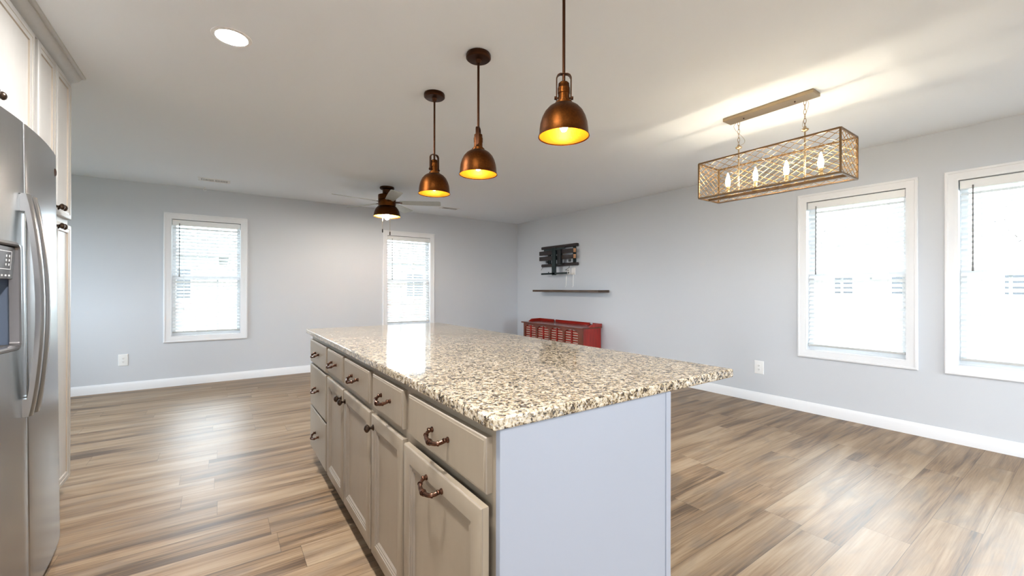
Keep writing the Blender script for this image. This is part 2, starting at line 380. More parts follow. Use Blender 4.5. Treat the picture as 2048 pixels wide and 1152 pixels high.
def base_profile(P, lo, hi, name, label):
    pr = [(0, 0), (.016, 0), (.016, .072), (.012, .082), (.009, .096), (.004, .102), (0, .102)]
    m = MB(); m.grid([[P(a, d, z) for d, z in pr] for a in (lo, hi)])
    struct(m.build(name, M['trim'], None), label, 'baseboard')
base_profile(lambda a, d, z: (a, YB - d, z), XL2, XR, 'baseboard_back', 'white baseboard along the far wall')
base_profile(lambda a, d, z: (XR - d, a, z), YF, YB - .016, 'baseboard_right', 'white baseboard along the right wall')
base_profile(lambda a, d, z: (XL2 + d, a, z), YJ, YB - .016, 'baseboard_side', 'white baseboard along the added living room side wall')

# ------------------------------------------------------------------ windows and blinds
def make_window(n, P, a0, a1, label):
    """P(a, z, d): d > 0 into the room, d < 0 towards outside"""
    c = P((a0 + a1) / 2, WZ0, 0)
    wn = thing('window_%d' % n, c, label, 'window', kind='structure')
    m = MB()
    pr = [(0, 0), (0, .016), (.006, .021), (.018, .021), (.022, .017), (.050, .014), (.056, .011), (CW, .011), (CW, -.003), (CW - .012, -.003), (CW - .012, -.10), (CW - .020, -.10), (CW-.020, 0)]
    m.rings(lambda a, b, d: P(a, b, d), a0, a1, WZ0, WZ1, pr[:8] + [(CW, -.11)], cap0=False, cap1=False)
    m.build('window_casing', M['trim'], wn)
    ia0, ia1, iz0, iz1 = a0 + CW, a1 - CW, WZ0 + CW, WZ1 - CW
    zm = (iz0 + iz1) / 2
    for nm, z0, z1, d in (('lower_sash', iz0, zm + .02, -.075), ('upper_sash', zm - .02, iz1, -.105)):
        m = MB(); m.rings(lambda a, b, dd: P(a, b, dd + d), ia0, ia1, z0, z1, [(0, -.028), (0, 0), (.034, 0), (.040, -.006), (.040, -.028), (0, -.028)], cap0=False, cap1=False)
        s = m.build(nm, M['vinyl'], wn)
        m = MB()
        for k in (1, 2):
            a = ia0 + .04 + (ia1 - ia0 - .08) * k / 3
            m.rings(lambda u, v, dd: P(u, v, dd + d - .016), a - .009, a + .009, z0 + .04, z1 - .04, [(0, -.004), (0, .004)])
        b = (z0 + z1) / 2
        m.rings(lambda u, v, dd: P(u, v, dd + d - .016), ia0 + .04, ia1 - .04, b - .009, b + .009, [(0, -.0028), (0, .0028)])
        m.build('muntin', M['grid'], s)
        m = MB(); m.rings(lambda u, v, dd: P(u, v, dd + d - .014), ia0 + .036, ia1 - .036, z0 + .036, z1 - .036, [(0, -.002), (0, .002)])
        m.build('pane', M['glass'], s, smooth=False)
    return wn
def make_blind(P, a0, a1, label, wand_first=True):
    ia0, ia1, iz0, iz1 = a0 + CW + .006, a1 - CW - .006, WZ0 + CW, WZ1 - CW
    D = -.036
    bl = thing('window_blind', P((a0 + a1) / 2, iz1, D), label, 'blind', 'white slatted window blinds')
    m = MB(); m.rings(lambda u, v, d: P(u, v, d), ia0, ia1, iz1 - .072, iz1 - .006, [(0, -.066), (0, -.008), (.004, -.003), (.010, -.003)]); m.build('head_rail', M['vinyl'], bl)
    zt, zb = iz1 - .085, iz0 + .062
    n = 31; tl = math.radians(31); hw = .025
    m = MB()
    for k in range(n):
        z = zt + (zb - zt) * (k + .5) / n
        j = math.radians(random.uniform(-1.0, 1.0)); dy, dz = hw * math.cos(tl + j), hw * math.sin(tl + j)
        sec = [(dy, -dz), (0, .0016), (-dy, dz), (-dy, dz - .0022), (0, -.0006), (dy, -dz - .0022)]
        m.grid([[P(a, z + s[1], D + s[0]) for s in sec] for a in (ia0 + .003, ia1 - .003)])
    m.build('slats', M['slat'], bl)
    m = MB(); m.rings(lambda u, v, d: P(u, v, d + D), ia0 + .003, ia1 - .003, zb - .024, zb - .004, [(.003, -.026), (0, -.022), (0, .022), (.003, .026)])
    m.build('bottom_rail', M['wand'] if False else M['rail'], bl)
    for f in (.16, .5, .84):
        a = ia0 + (ia1 - ia0) * f
        m = MB()
        for dd in (D + .027, D - .027): m.tube([P(a, zt + .02, dd), P(a, zb - .004, dd)], .0011, 5)
        m.build('ladder_cord', M['cord'], bl)
    aw = ia0 + (ia1 - ia0) * (.10 if wand_first else .90)
    m = MB(); m.tube([P(aw, iz1 - .05, .002), P(aw, iz1 - .66, .009)], .0046, 8); m.tube([P(aw, iz1 - .66, .009), P(aw, iz1 - .715, .0095)], [.0055, .0065], 8)
    m.build('tilt_wand', M['wand'], bl)
    return bl
M['rail'] = mat('blind_bottom_rail', (0.55, 0.55, 0.54), 0.4)
PRW = lambda a, z, d: (XR - d, a, z)
PBW = lambda a, z, d: (a, YB - d, z)
make_window(1, PBW, *WINS_B[0], 'white framed window at the left end of the far wall')
make_window(2, PBW, *WINS_B[1], 'white framed window on the far wall beyond the island')
make_window(3, PRW, *WINS_R[0], 'white framed window on the right wall under the cage chandelier')
make_window(4, PRW, *WINS_R[1], 'white framed window cut off by the right edge of the photo')
make_blind(PBW, *WINS_B[0], 'white slatted blind in the far wall window nearest the pantry')
make_blind(PBW, *WINS_B[1], 'white slatted blind in the far wall window below the ceiling fan')
make_blind(PRW, *WINS_R[0], 'white slatted blind in the right wall window under the chandelier', False)
make_blind(PRW, *WINS_R[1], 'white slatted blind in the window cut off by the right photo edge', False)

# ------------------------------------------------------------------ island
XF = 0.534          # face frame plane
PI_ = lambda a, b, d: (XF - d, a, b)     # faces -X
FR = 0.02
def door_mesh(P, a0, a1, b0, b1, base=0.0, th=FR, rail=.052, wide=0):
    pr = [(0, base), (0, base + th - .004), (.0015, base + th - .002), (.0055, base + th), (rail, base + th), (rail + .002, base + th - .003), (rail + .008, base + th - .002), (rail + .012, base + th - .006), (rail + .018, base + th - .005), (rail + .024, base + th - .011)]
    if wide:
        pr = pr[:5] + [(rail + .0015, base + th - .002), (rail + .004, base + th - .001), (rail + wide, base + th - .004), (rail + wide + .002, base + th - .010), (rail + wide + .004, base + th - .010)]
        return MB().rings(P, a0, a1, b0, b1, pr, [0, 0, 0, 0, 1, 0, 0, 1, 0])
    return MB().rings(P, a0, a1, b0, b1, pr, [0, 1, 0, 0, 1, 0, 1, 0, 1])
def drawer_mesh(P, a0, a1, b0, b1, base=0.0, th=FR):
    return MB().rings(P, a0, a1, b0, b1, [(0, base), (0, base + th - .005), (.002, base + th - .0025), (.0065, base + th - .0015), (.0085, base + th)], [0, 1, 0, 0])
def pull_mesh(P, ac, bc, d0, half=.052):
    m = MB(); out = .033
    pts, rad = [], []
    n = 18
    for k in range(n + 1):
        t = PI * k / n
        a = -math.cos(t) * half; d = (max(math.sin(t), 0) ** .6) * out; b = -.015 * math.sin(t)
        pts.append(P(ac + a, bc + b, d0 + d)); rad.append(.0052 + .0016 * math.sin(t) ** 2)
    m.tube(pts, rad, 10)
    for s in (-1, 1):
        dirn = Vector(P(0, 0, 1)) - Vector(P(0, 0, 0))
        m.lathe(P(ac + s * half, bc, d0), dirn, [(0, 0), (.0085, 0), (.0085, .003), (.0062, .005), (.0062, .010), (.0075, .012), (.0066, .015), (0, .016)], 14)
    ta = Vector(P(1, 0, 0)) - Vector(P(0, 0, 0))
    for off, r in ((-.006, .0078), (0, .0090), (.006, .0078)):
        c = P(ac + off, bc - .015, d0 + out); m.lathe(Vector(c) - ta * .003, ta, [(0, 0), (r, 0), (r + .001, .003), (r, .006), (0, .006)], 14)
    for s in (-1, 1):
        c = P(ac + s * half * .80, bc - .009, d0 + out * .735); dv = (Vector(P(s * .6, 0, -.8)) - Vector(P(0, 0, 0))).normalized()
        m.lathe(Vector(c) - dv * .003, dv, [(0, 0), (.0076, 0), (.0076, .005), (0, .005)], 12)
    return m
def knob_mesh(P, ac, bc, d0):
    dirn = Vector(P(0, 0, 1)) - Vector(P(0, 0, 0))
    return MB().lathe(P(ac, bc, d0), dirn, [(0, 0), (.0125, 0), (.013, .002), (.008, .005), (.0052, .009), (.0055, .014), (.012, .018), (.0165, .024), (.0165, .028), (.012, .034), (.005, .037), (0, .0375)], 20)
IY0, IY1 = 0.815, 3.245
IXB = 1.187
def cabinet_body(y0, y1, cab, end=False):
    m = MB(); m.box(XF, IXB - .02, y0, y1, .105, .882); m.box(XF + .075, IXB - .02, y0, y1, 0, .105)
    m.build('cabinet_body', M['cab'], cab, .001)
    MB().box(IXB - .02, IXB, y0, y1, 0, .882).build('back_panel', M['panel'], cab)
def add_drawer(cab, y0, y1, z0, z1, label=None):
    dr = drawer_mesh(PI_, y0, y1, z0, z1).build('drawer', [M['cab'], M['glaze']], cab)
    h = pull_mesh(PI_, (y0 + y1) / 2, (z0 + z1) / 2 + .005, FR).build('handle', M['bronze'], dr)
    return dr
ICG = 'base cabinets of the island'
# three drawer unit at the far end
c = thing('base_cabinet', (.85, 2.95, 0), 'grey island cabinet of three stacked drawers at the far end', 'cabinet', ICG)
cabinet_body(2.672, IY1, c)
add_drawer(c, 2.693, 3.217, .703, .857); add_drawer(c, 2.693, 3.217, .410, .689); add_drawer(c, 2.693, 3.217, .112, .395)
# two drawers over double doors
c = thing('base_cabinet', (.85, 2.22, 0), 'grey island cabinet with two small drawers over a pair of knobbed doors', 'cabinet', ICG)
cabinet_body(1.775, 2.672, c)
add_drawer(c, 2.275, 2.647, .722, .857); add_drawer(c, 1.803, 2.238, .722, .857)
for y0, y1, ky in ((2.262, 2.655, 2.292), (1.788, 2.242, 2.212)):
    dr = door_mesh(PI_, y0, y1, .112, .690).build('door', [M['cab'], M['glaze']], c)
    knob_mesh(PI_, ky, .640, FR).build('knob', M['knob'], dr)
# single door unit
c = thing('base_cabinet', (.85, 1.575, 0), 'grey island cabinet with one drawer over a single knobbed door', 'cabinet', ICG)
cabinet_body(1.375, 1.775, c)
add_drawer(c, 1.405, 1.752, .722, .857)
dr = door_mesh(PI_, 1.398, 1.765, .112, .690).build('door', [M['cab'], M['glaze']], c)
knob_mesh(PI_, 1.735, .640, FR).build('knob', M['knob'], dr)
# pull-out at the near end, standing slightly open
c = thing('base_cabinet', (.85, 1.10, 0), 'grey island cabinet at the near end, its pull-out front standing slightly open', 'cabinet', ICG)
cabinet_body(IY0 + .018, 1.375, c)
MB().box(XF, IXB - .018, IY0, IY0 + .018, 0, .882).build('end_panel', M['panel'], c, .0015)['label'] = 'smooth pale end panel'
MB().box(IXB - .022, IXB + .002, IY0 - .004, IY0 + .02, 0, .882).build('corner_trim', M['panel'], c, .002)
add_drawer(c, .848, 1.348, .722, .857)
MB().box(XF - .0145, XF - .0005, .862, 1.335, .13, .672).build('door_gap_shade', M['dark'], c)  # dark box painting the shade in the gap behind the open front
dr = door_mesh(PI_, .838, 1.345, .112, .698, .016).build('pull_out_front', [M['cab'], M['glaze']], c)
pull_mesh(PI_, 1.103, .655, FR + .016).build('handle', M['bronze'], dr)
# worktop
ct = MB().box(.511, 1.569, .806, 3.379, .883, .914).build('countertop', M['granite'], None, .006, seg=3)
tag(ct, 'speckled beige granite worktop covering the whole island', 'countertop')

# ------------------------------------------------------------------ refrigerator (leans back very slightly)
def fx(y): return -.598 - .16 * (y - 2.40) ** 2
TILT = .0105
FZ0, FZ1 = .045, 1.83
fr = thing('refrigerator', (-1.0, 2.40, 0), 'stainless side by side refrigerator with curved doors and an ice dispenser', 'refrigerator')
sh = lambda p: (p[0] - TILT * p[2] + .008, p[1], p[2])
def slab(m, y0, y1, z0, z1, rl=.0, rr=.0, n=10, mi=0):
    pts = []
    if rl: pts += [(fx(y0 + rl) - rl * (1 - math.cos(t)) , y0 + rl - rl * math.sin(t)) for t in (PI / 2, PI / 3, PI / 6)]
    ya, yb = y0 + rl, y1 - rr
    pts += [(fx(ya + (yb - ya) * k / n), ya + (yb - ya) * k / n) for k in range(n + 1)]
    if rr: pts += [(fx(y1 - rr) - rr * (1 - math.cos(t)), y1 - rr + rr * math.sin(t)) for t in (PI / 6, PI / 3, PI / 2)]
    pts += [(-.692, y1), (-.692, y0)]
    m.grid([[sh((x, y, z)) for x, y in pts] for z in (z0, z1)], mi)
    return m
MB().grid([[sh(p) for p in ((-1.36, 1.955, z), (-.70, 1.955, z), (-.70, 2.852, z), (-1.36, 2.852, z))] for z in (.03, 1.81)]).build('fridge_body', M['fridgeside'], fr, .004)
MB().box(-1.3, -.67, 1.97, 2.84, 0, .045).build('toe_grille', M['dark'], fr)
GAP = 2.336
DY0, DY1, DZ0, DZ1 = 2.035, 2.272, .995, 1.368
m = MB(); slab(m, 1.955, GAP - .004, FZ0, DZ0, .02, .006); slab(m, 1.955, GAP - .004, DZ1, FZ1, .02, .006)
slab(m, 1.955, DY0, DZ0, DZ1, .02, 0, 3); slab(m, DY1, GAP - .004, DZ0, DZ1, 0, .006, 3)
fd = m.build('freezer_door', M['steel'], fr)
m = MB(); slab(m, GAP + .004, 2.857, FZ0, FZ1, .006, .035, 14); rd = m.build('fridge_door', M['steel'], fr)
# dispenser
m = MB()
def PD(a, b, d): return sh((fx(a) + d, a, b))
def ring_frame(m, y0, y1, z0, z1, rad, prof):
    loops = []
    for ins, d in prof:
        L_ = []
        r = max(rad - ins, .004)
        for cy, cz, t0 in ((y1 - ins - r, z1 - ins - r, 0), (y0 + ins + r, z1 - ins - r, PI / 2), (y0 + ins + r, z0 + ins + r, PI), (y1 - ins - r, z0 + ins + r, 1.5 * PI)):
            for k in range(6):
                t = t0 + PI / 2 * k / 5; L_.append(PD(cy + r * math.cos(t), cz + r * math.sin(t), d))
        loops.append([m.bm.verts.new(p) for p in L_])
    for a, b in zip(loops, loops[1:]):
        for k in range(24): m.bm.faces.new([a[k], a[(k + 1) % 24], b[(k + 1) % 24], b[k]])
ring_frame(m, DY0 - .008, DY1 + .008, DZ0 - .008, DZ1 + .008, .03, [(0, -.004), (0, .003), (.003, .006), (.010, .007), (.016, .003), (.020, -.02)])
m.build('dispenser_bezel', M['bezel'], fd)
m = MB()
zc = 1.238
x0 = -.612
q0, q1, z0, z1 = DY0 + .0015, DY1 - .0015, DZ0 + .0015, DZ1 - .0015
B = lambda x, y, z: sh((x, y, z))
for f in (((-.685, q0, z0), (-.685, q1, z0), (-.685, q1, z1), (-.685, q0, z1)), ((-.685, q0, z0), (-.685, q0, z1), (-.612, q0, z1), (-.612, q0, z0)),
          ((-.685, q1, z0), (-.685, q1, z1), (-.612, q1, z1), (-.612, q1, z0)), ((-.685, q0, z0), (-.685, q1, z0), (-.612, q1, z0), (-.612, q0, z0)), ((-.685, q0, z1), (-.685, q1, z1), (-.612, q1, z1), (-.612, q0, z1))):
    m.quad([B(*p) for p in f])
m.build('dispenser_recess', M['recess'], fd, smooth=False)
m = MB(); m.prism([sh((-.680, DY0 + .012, zc)), sh((-.612, DY0 + .012, zc + .004)), sh((-.604, DY0 + .012, DZ1 - .012)), sh((-.680, DY0 + .012, DZ1 - .012))], (0, DY1 - DY0 - .024, 0))
cp = m.build('control_panel', M['bezel'], fd, .003)
m = MB()
def PC(a, b, d): # on the sloping panel face
    t = (b - zc) / (DZ1 - .012 - zc); return sh((-.612 + .008 * t + d, a, b))
m.rings(PC, 2.10, 2.232, 1.276, 1.340, [(0, .0003), (0, .0008), (.002, .0008), (.002, .0003)], cap0=False, cap1=False)
for a in (2.19, 2.215):
    for b in (1.293, 1.308, 1.323): m.rings(PC, a - .004, a + .004, b - .004, b + .004, [(0, .0003), (0, .0009)])
for k in range(6): a = 2.075 + k * .03; m.rings(PC, a - .007, a + .007, 1.252, 1.258, [(0, .0003), (0, .0009)])
m.build('button', M['icon'], cp)
MB().box(-.672, -.664, 2.12, 2.19, 1.06, 1.20).build('dispenser_paddle', M['bezel'], fd, .004)
MB().box(-.680, -.622, DY0 + .01, DY1 - .01, DZ0 + .002, DZ0 + .012).build('drip_tray', M['dark'], fd, .002)
# bowed handles
def bow(y0, y1):
    m = MB(); n = 24; z0, z1 = .735, 1.560
    loops = []
    for k in range(n + 1):
        t = k / n; z = z0 + (z1 - z0) * t
        xo = -.578 + .034 * math.sin(PI * t) ** .8; xi = xo - .020
        loops.append([sh((x, y, z)) for x, y in ((xi, y0), (xo - .006, y0), (xo, y0 + .009), (xo, y1 - .009), (xo - .006, y1), (xi, y1))])
    m.grid(loops)
    for a, b in ((z0, z0 + .065), (z1 - .067, z1 - .004)):
        m.grid([[sh((x, y, z)) for x, y in ((-.616, y0 + .002), (-.584, y0 + .002), (-.584, y1 - .002), (-.616, y1 - .002))] for z in (a + .002, b)])
    return m
bow(2.286, 2.322).build('handle', M['steelh'], fd); bow(2.350, 2.386).build('handle', M['steelh'], rd)
bd = MB().lathe(sh((fx(2.79) - .002, 2.79, 1.745)), (1, 0, 0), [(0, 0), (.018, 0), (.018, .003), (.015, .005), (0, .005)], 20).build('badge', M['coppdark'], rd)
bd['label'] = 'small round dark badge'

# ------------------------------------------------------------------ pantry and cabinet over the refrigerator
XP = -.729 - .020
PP = lambda a, b, d: (XP + d, a, b)
pt = thing('pantry_cabinet', (-1.06, 3.245, 0), 'tall cream pantry cabinet with upper and lower doors beyond the refrigerator', 'cabinet')
m = MB(); m.box(-1.39, XP, 2.962, 3.532, .095, 2.478); m.box(-1.39, XP - .03, 2.962, 3.532, 0, .095); m.build('cabinet_body', M['cabwhite'], pt, .001)
for y0, y1, ky in ((2.975, 3.243, 3.222), (3.249, 3.517, 3.270)):
    for z0, z1, kz in ((1.612, 2.418, 1.648), (.100, 1.578, 1.545)):
        dr = door_mesh(PP, y0, y1, z0, z1, rail=.026, wide=.020).build('door', [M['cabwhite'], M['glaze2']], pt)
        knob_mesh(PP, ky, kz, FR).build('knob', M['knob'], dr)
XC = XP
PC2 = lambda a, b, d: (XC + d, a, b)
oc = thing('over_fridge_cabinet', (-1.06, 2.45, 1.87), 'cream two-door cabinet fitted above the refrigerator', 'cabinet')
MB().box(-1.39, XC, 1.93, 2.958, 1.875, 2.478).build('cabinet_body', M['cabwhite'], oc, .001)
for y0, y1, ky in ((1.955, 2.441, 2.412), (2.447, 2.925, 2.476)):
    dr = door_mesh(PC2, y0, y1, 1.905, 2.418, rail=.030, wide=.022).build('door', [M['cabwhite'], M['glaze2']], oc)
    knob_mesh(PC2, ky, 1.962, FR).build('knob', M['knob'], dr)
sp_ = MB().box(-1.39, XC, 2.925, 2.958, 0, 1.873).build('side_panel', M['cabwhite'], None, .001)
tag(sp_, 'narrow cream filler panel between the refrigerator and the pantry', 'panel')
m = MB(); cr = [(-.7488, 2.428), (-.742, 2.428), (-.741, 2.433), (-.735, 2.436), (-.722, 2.441), (-.710, 2.449), (-.700, 2.459), (-.696, 2.466), (-.692, 2.466), (-.692, 2.468), (-.684, 2.468), (-.678, 2.472), (-.676, 2.4795), (-.7488, 2.4795)]
m.grid([[(x, y, z) for x, z in cr] for y in (1.90, 3.552)])
tag(m.build('crown_molding', M['cabwhite'], None), 'white crown molding between the pantry cabinets and the ceiling', 'molding')

# ------------------------------------------------------------------ pendants
def make_pendant():
    zr = 1.828
    t = thing('pendant_lamp', (0, 0, 0), '', 'lamp', 'copper pendants over the island')
    MB().lathe((0, 0, 0), (0, 0, 1), [(0, H), (.064, H), (.067, H - .006), (.067, H - .022), (.060, H - .028), (.018, H - .031), (.012, H - .050), (0, H - .05)], 36).build('canopy', M['coppdark'], t)
    MB().tube([(0, 0, H - .04), (0, 0, zr + .205)], .0062, 12).build('rod', M['coppdark'], t)
    m = MB(); m.lathe((0, 0, zr), (0, 0, 1), [(0, .222), (.016, .222), (.022, .216), (.023, .200), (.0245, .198), (.0245, .176), (.023, .174), (.023, .150), (.026, .148), (.026, .142), (.034, .140), (.034, .128), (.030, .124), (0, .124)], 28); m.build('socket_housing', M['copper'], t)
    m = MB(); yw = .031
    path = [(-yw, .150), (-yw, .240), (-yw + .006, .252), (-yw + .016, .257), (yw - .016, .257), (yw - .006, .252), (yw, .240), (yw, .150)]
    inn = [(-yw + .0035, .150), (-yw + .0035, .239), (-yw + .009, .249), (-yw + .017, .2535), (yw - .017, .2535), (yw - .009, .249), (yw - .0035, .239), (yw - .0035, .150)]
    m.grid([[(a[0], -.009, zr + a[1]), (a[0], .009, zr + a[1]), (b[0], .009, zr + b[1]), (b[0], -.009, zr + b[1])] for a, b in zip(path, inn)])
    for s in (-1, 1): m.lathe((s * .022, 0, zr + .158), (s, 0, 0), [(0, 0), (.0035, 0), (.0035, .009), (.007, .009), (.007, .016), (0, .016)], 12)
    m.build('yoke', M['coppdark'], t)
    dome = [(.030, .132), (.045, .128), (.062, .117), (.077, .100), (.088, .078), (.095, .054), (.098, .030), (.0995, .012), (.1025, .004), (.1035, 0)]
    m = MB(); m.lathe((0, 0, zr), (0, 0, 1), dome + [(.1015, -.0005), (.1015, .0)] + [(r - .0018, z) for r, z in dome[::-1][1:]], 48, closed=True); s = m.build('shade', M['copper'], t)
    m = MB(); m.lathe((0, 0, zr), (0, 0, 1), [(r - .0028, z - .0005) for r, z in dome[:-1]], 48); m.build('shade_lining', M['gold'], s)['label'] = 'bright gold inside of the shade'
    m = MB(); m.lathe((0, 0, zr), (0, 0, 1), [(0, .020), (.010, .024), (.016, .036), (.019, .052), (.016, .072), (.012, .088), (0, .09)], 20); m.build('bulb', M['bulb'], t)
    return t
pend = make_pendant()
PEND = [(1.140, 1.272, 'copper dome pendant nearest the camera, its canopy out of frame', YAW * -1 + .0),
        (1.140, 1.960, 'copper dome pendant in the middle of the row of three', -YAW + PI / 2 - .1),
        (1.137, 2.522, 'smallest-looking copper dome pendant, beside the ceiling fan', -YAW + .75)]
for i, (x, y, lab, rz) in enumerate(PEND):
    o = pend if i == 0 else copy_tree(pend)
    o.location = (x, y, 0); o.rotation_euler = (0, 0, rz); o['label'] = lab

# ------------------------------------------------------------------ linear cage chandelier
CX, CY = 3.155, 1.368
X0, X1, Y0, Y1, Z0, Z1 = 3.015, 3.300, .920, 1.816, 1.908, 2.173
ch = thing('cage_chandelier', (CX, CY, H), 'long gold lattice cage chandelier with four candle bulbs', 'chandelier')
MB().box(3.062, 3.172, 1.075, 1.655, H - .024, H).build('canopy', M['champ'], ch, .002)
m = MB(); b = .011
for x in (X0, X1):
    for z in (Z0, Z1): m.box(x - b/2, x + b/2, Y0, Y1, z - b/2, z + b/2)
    for y in (Y0, Y1): m.box(x - b/2, x + b/2, y - b/2, y + b/2, Z0, Z1)
for y in (Y0, Y1):
    for z in (Z0, Z1): m.box(X0, X1, y - b/2, y + b/2, z - b/2, z + b/2)
# flat bottom flanges
for x, s in ((X0, 1), (X1, -1)): m.box(x, x + s * .026, Y0, Y1, Z0 - b/2, Z0 - b/2 + .003)
m.build('cage_frame', M['brownmetal'], ch, .001)
def lattice(P, a0, a1, b0, b1, step, slope, name):
    m = MB(); r = .0019
    hgt = b1 - b0; run = hgt / slope
    k0 = a0 - run
    n = int((a1 - k0) / step) + 2
    for sgn in (1, -1):
        for k in range(n):
            s = k0 + k * step + (step * .5 if False else 0)
            # line from (s, b0) to (s+run, b1) for sgn 1; mirrored for -1
            t0, t1 = max(0, (a0 - s) / run), min(1, (a1 - s) / run)
            if t1 - t0 < .02: continue
            q = [(s + run * t, b0 + hgt * t) if sgn == 1 else (s + run * t, b1 - hgt * t) for t in (t0, t1)]
            m.tube([P(*q[0]), P(*q[1])], r, 6)
    return m.build(name, M['lattice'], ch)
for x in (X0, X1): lattice(lambda a, z: (x, a, z), Y0, Y1, Z0, Z1, 0.0705, .60, 'lattice_panel')
for y in (Y0, Y1): lattice(lambda a, z: (a, y, z), X0, X1, Z0, Z1, 0.0705, .60, 'lattice_panel')
MB().box(CX - .014, CX + .014, Y0, Y1, Z0 - .006, Z0 + .012).build('lamp_bar', M['brownmetal'], ch, .001)
for y in (1.067, 1.266, 1.466, 1.665):
    MB().lathe((CX, y, Z0 + .012), (0, 0, 1), [(0, 0), (.022, 0), (.024, .006), (.012, .010), (.0115, .070), (0, .070)], 16).build('candle_sleeve', M['candle'], ch)
    MB().lathe((CX, y, Z0 + .080), (0, 0, 1), [(.009, 0), (.013, .008), (.0165, .026), (.0160, .046), (.0115, .070), (.006, .090), (.002, .102), (0, .104)], 18).build('bulb', M['bulb2'], ch)
for y in (1.156, 1.585):
    MB().tube([(CX, y, Z0 + .01), (CX, y, 2.270)], .0050, 10).build('rod', M['champ'], ch)
    MB().lathe((CX, y, 2.250), (0, 0, 1), [(0, 0), (.008, 0), (.020, .008), (.023, .014), (.018, .020), (.009, .024), (.008, .034), (0, .036)], 20).build('finial', M['champ'], ch)
    m = MB(); zt, zb = H - .022, 2.275
    nl = 6; lh = (zt - zb) / nl
    for k in range(nl):
        z = zb + lh * (k + .5); rot = (k % 2) * PI / 2; hl, hw_ = lh * .62, .0075
        pts = []
        for j in range(14):
            t = 2 * PI * j / 14; u, v = hw_ * math.cos(t), hl * math.sin(t)
            pts.append((CX + u * math.cos(rot), y + u * math.sin(rot), z + v))
        m.tube(pts, .0016, 6, closed=True)
    m.build('chain', M['champ'], ch)
    m = MB(); s = 1 if y > 1.3 else -.45
    pts = [(CX + .012 * math.sin(3 * t) , y + s * .040 * math.sin(PI * 2 * t), zt - (zt - zb) * t + .02 * math.sin(PI * 2 * t)) for t in [i / 24 for i in range(25)]]
    m.tube(pts, .0012, 6); m.build('lamp_wire', M['champ'], ch)
MB().lathe((3.116, 1.20, H - .024), (0, 0, -1), [(0, 0), (.004, 0), (.004, .006), (0, .007)], 10).build('screw', M['coppdark'], ch)
MB().lathe((3.116, 1.53, H - .024), (0, 0, -1), [(0, 0), (.004, 0), (.004, .006), (0, .007)], 10).build('screw', M['coppdark'], ch)

# ------------------------------------------------------------------ ceiling fan
FX, FY = 1.700, 5.185
fan = thing('ceiling_fan', (FX, FY, H), 'five-blade ceiling fan with bronze motor and lit bowl shade', 'fan')
MB().lathe((FX, FY, 0), (0, 0, 1), [(0, H), (.084, H), (.088, H - .008), (.088, H - .022), (.080, H - .028), (.062, H - .036), (0, H - .036)], 36).build('mount', M['coppdark'], fan)
MB().lathe((FX, FY, 0), (0, 0, 1), [(0, H - .03), (.054, H - .03), (.054, H - .095), (0, H - .095)], 32).build('neck', M['coppdark'], fan)
MB().lathe((FX, FY, 0), (0, 0, 1), [(0, 2.388), (.080, 2.388), (.106, 2.380), (.108, 2.372), (.108, 2.318), (.100, 2.314), (.106, 2.310), (.106, 2.256), (.100, 2.240), (0, 2.24)], 36).build('motor_housing', M['copper'], fan)
bz = [(.090, 2.242), (.112, 2.234), (.132, 2.212), (.148, 2.180), (.156, 2.148), (.160, 2.122), (.164, 2.112)]
s = MB().lathe((FX, FY, 0), (0, 0, 1), bz + [(r - .003, z) for r, z in bz[::-1]], 40, closed=True).build('shade', M['copper'], fan)
MB().lathe((FX, FY, 0), (0, 0, 1), [(r - .004, z) for r, z in bz[:-1]], 40).build('shade_lining', M['gold'], s)['label'] = 'gold inside of the bowl'
MB().lathe((FX, FY, 0), (0, 0, 1), [(0, 2.072), (.018, 2.078), (.028, 2.098), (.026, 2.124), (.014, 2.170), (0, 2.18)], 20).build('bulb', M['bulbfan'], fan)
for th in (8, 80, 152, 224, 296):
    t = math.radians(th)
    dr = R0 * math.cos(t) + F0 * math.sin(t); sd = Vector((0, 0, 1)).cross(dr)
    pit = math.radians(11.5); wv = sd * math.cos(pit) + Vector((0, 0, 1)) * math.sin(pit) * -1; nv = dr.cross(wv)
    c0 = Vector((FX, FY, 2.290)); m = MB()
    out = [(.16, -.050), (.30, -.058), (.50, -.066), (.640, -.068), (.658, -.060), (.662, -.045), (.662, .045), (.658, .060), (.640, .068), (.50, .066), (.30, .058), (.16, .050)]
    m.prism([c0 + dr * a + wv * b_ - nv * .003 for a, b_ in out], nv * .006)
    m.obox(c0 + dr * .135, dr, wv, nv, .050, .022, .004, 1)
    m.build('blade', [M['blade'], M['coppdark']], fan)
for off, zb in ((-.040, 1.905), (.052, 1.872)):
    p = Vector((FX, FY, 0)) + R0 * off - F0 * .05
    pc = MB().tube([(p.x, p.y, 2.235), (p.x, p.y, zb + .045)], .0015, 6).build('pull_chain', M['champ'], fan)
    MB().lathe((p.x, p.y, zb), (0, 0, 1), [(0, 0), (.006, .002), (.007, .012), (.007, .036), (.004, .046), (0, .047)], 12).build('fob', M['black'], pc)

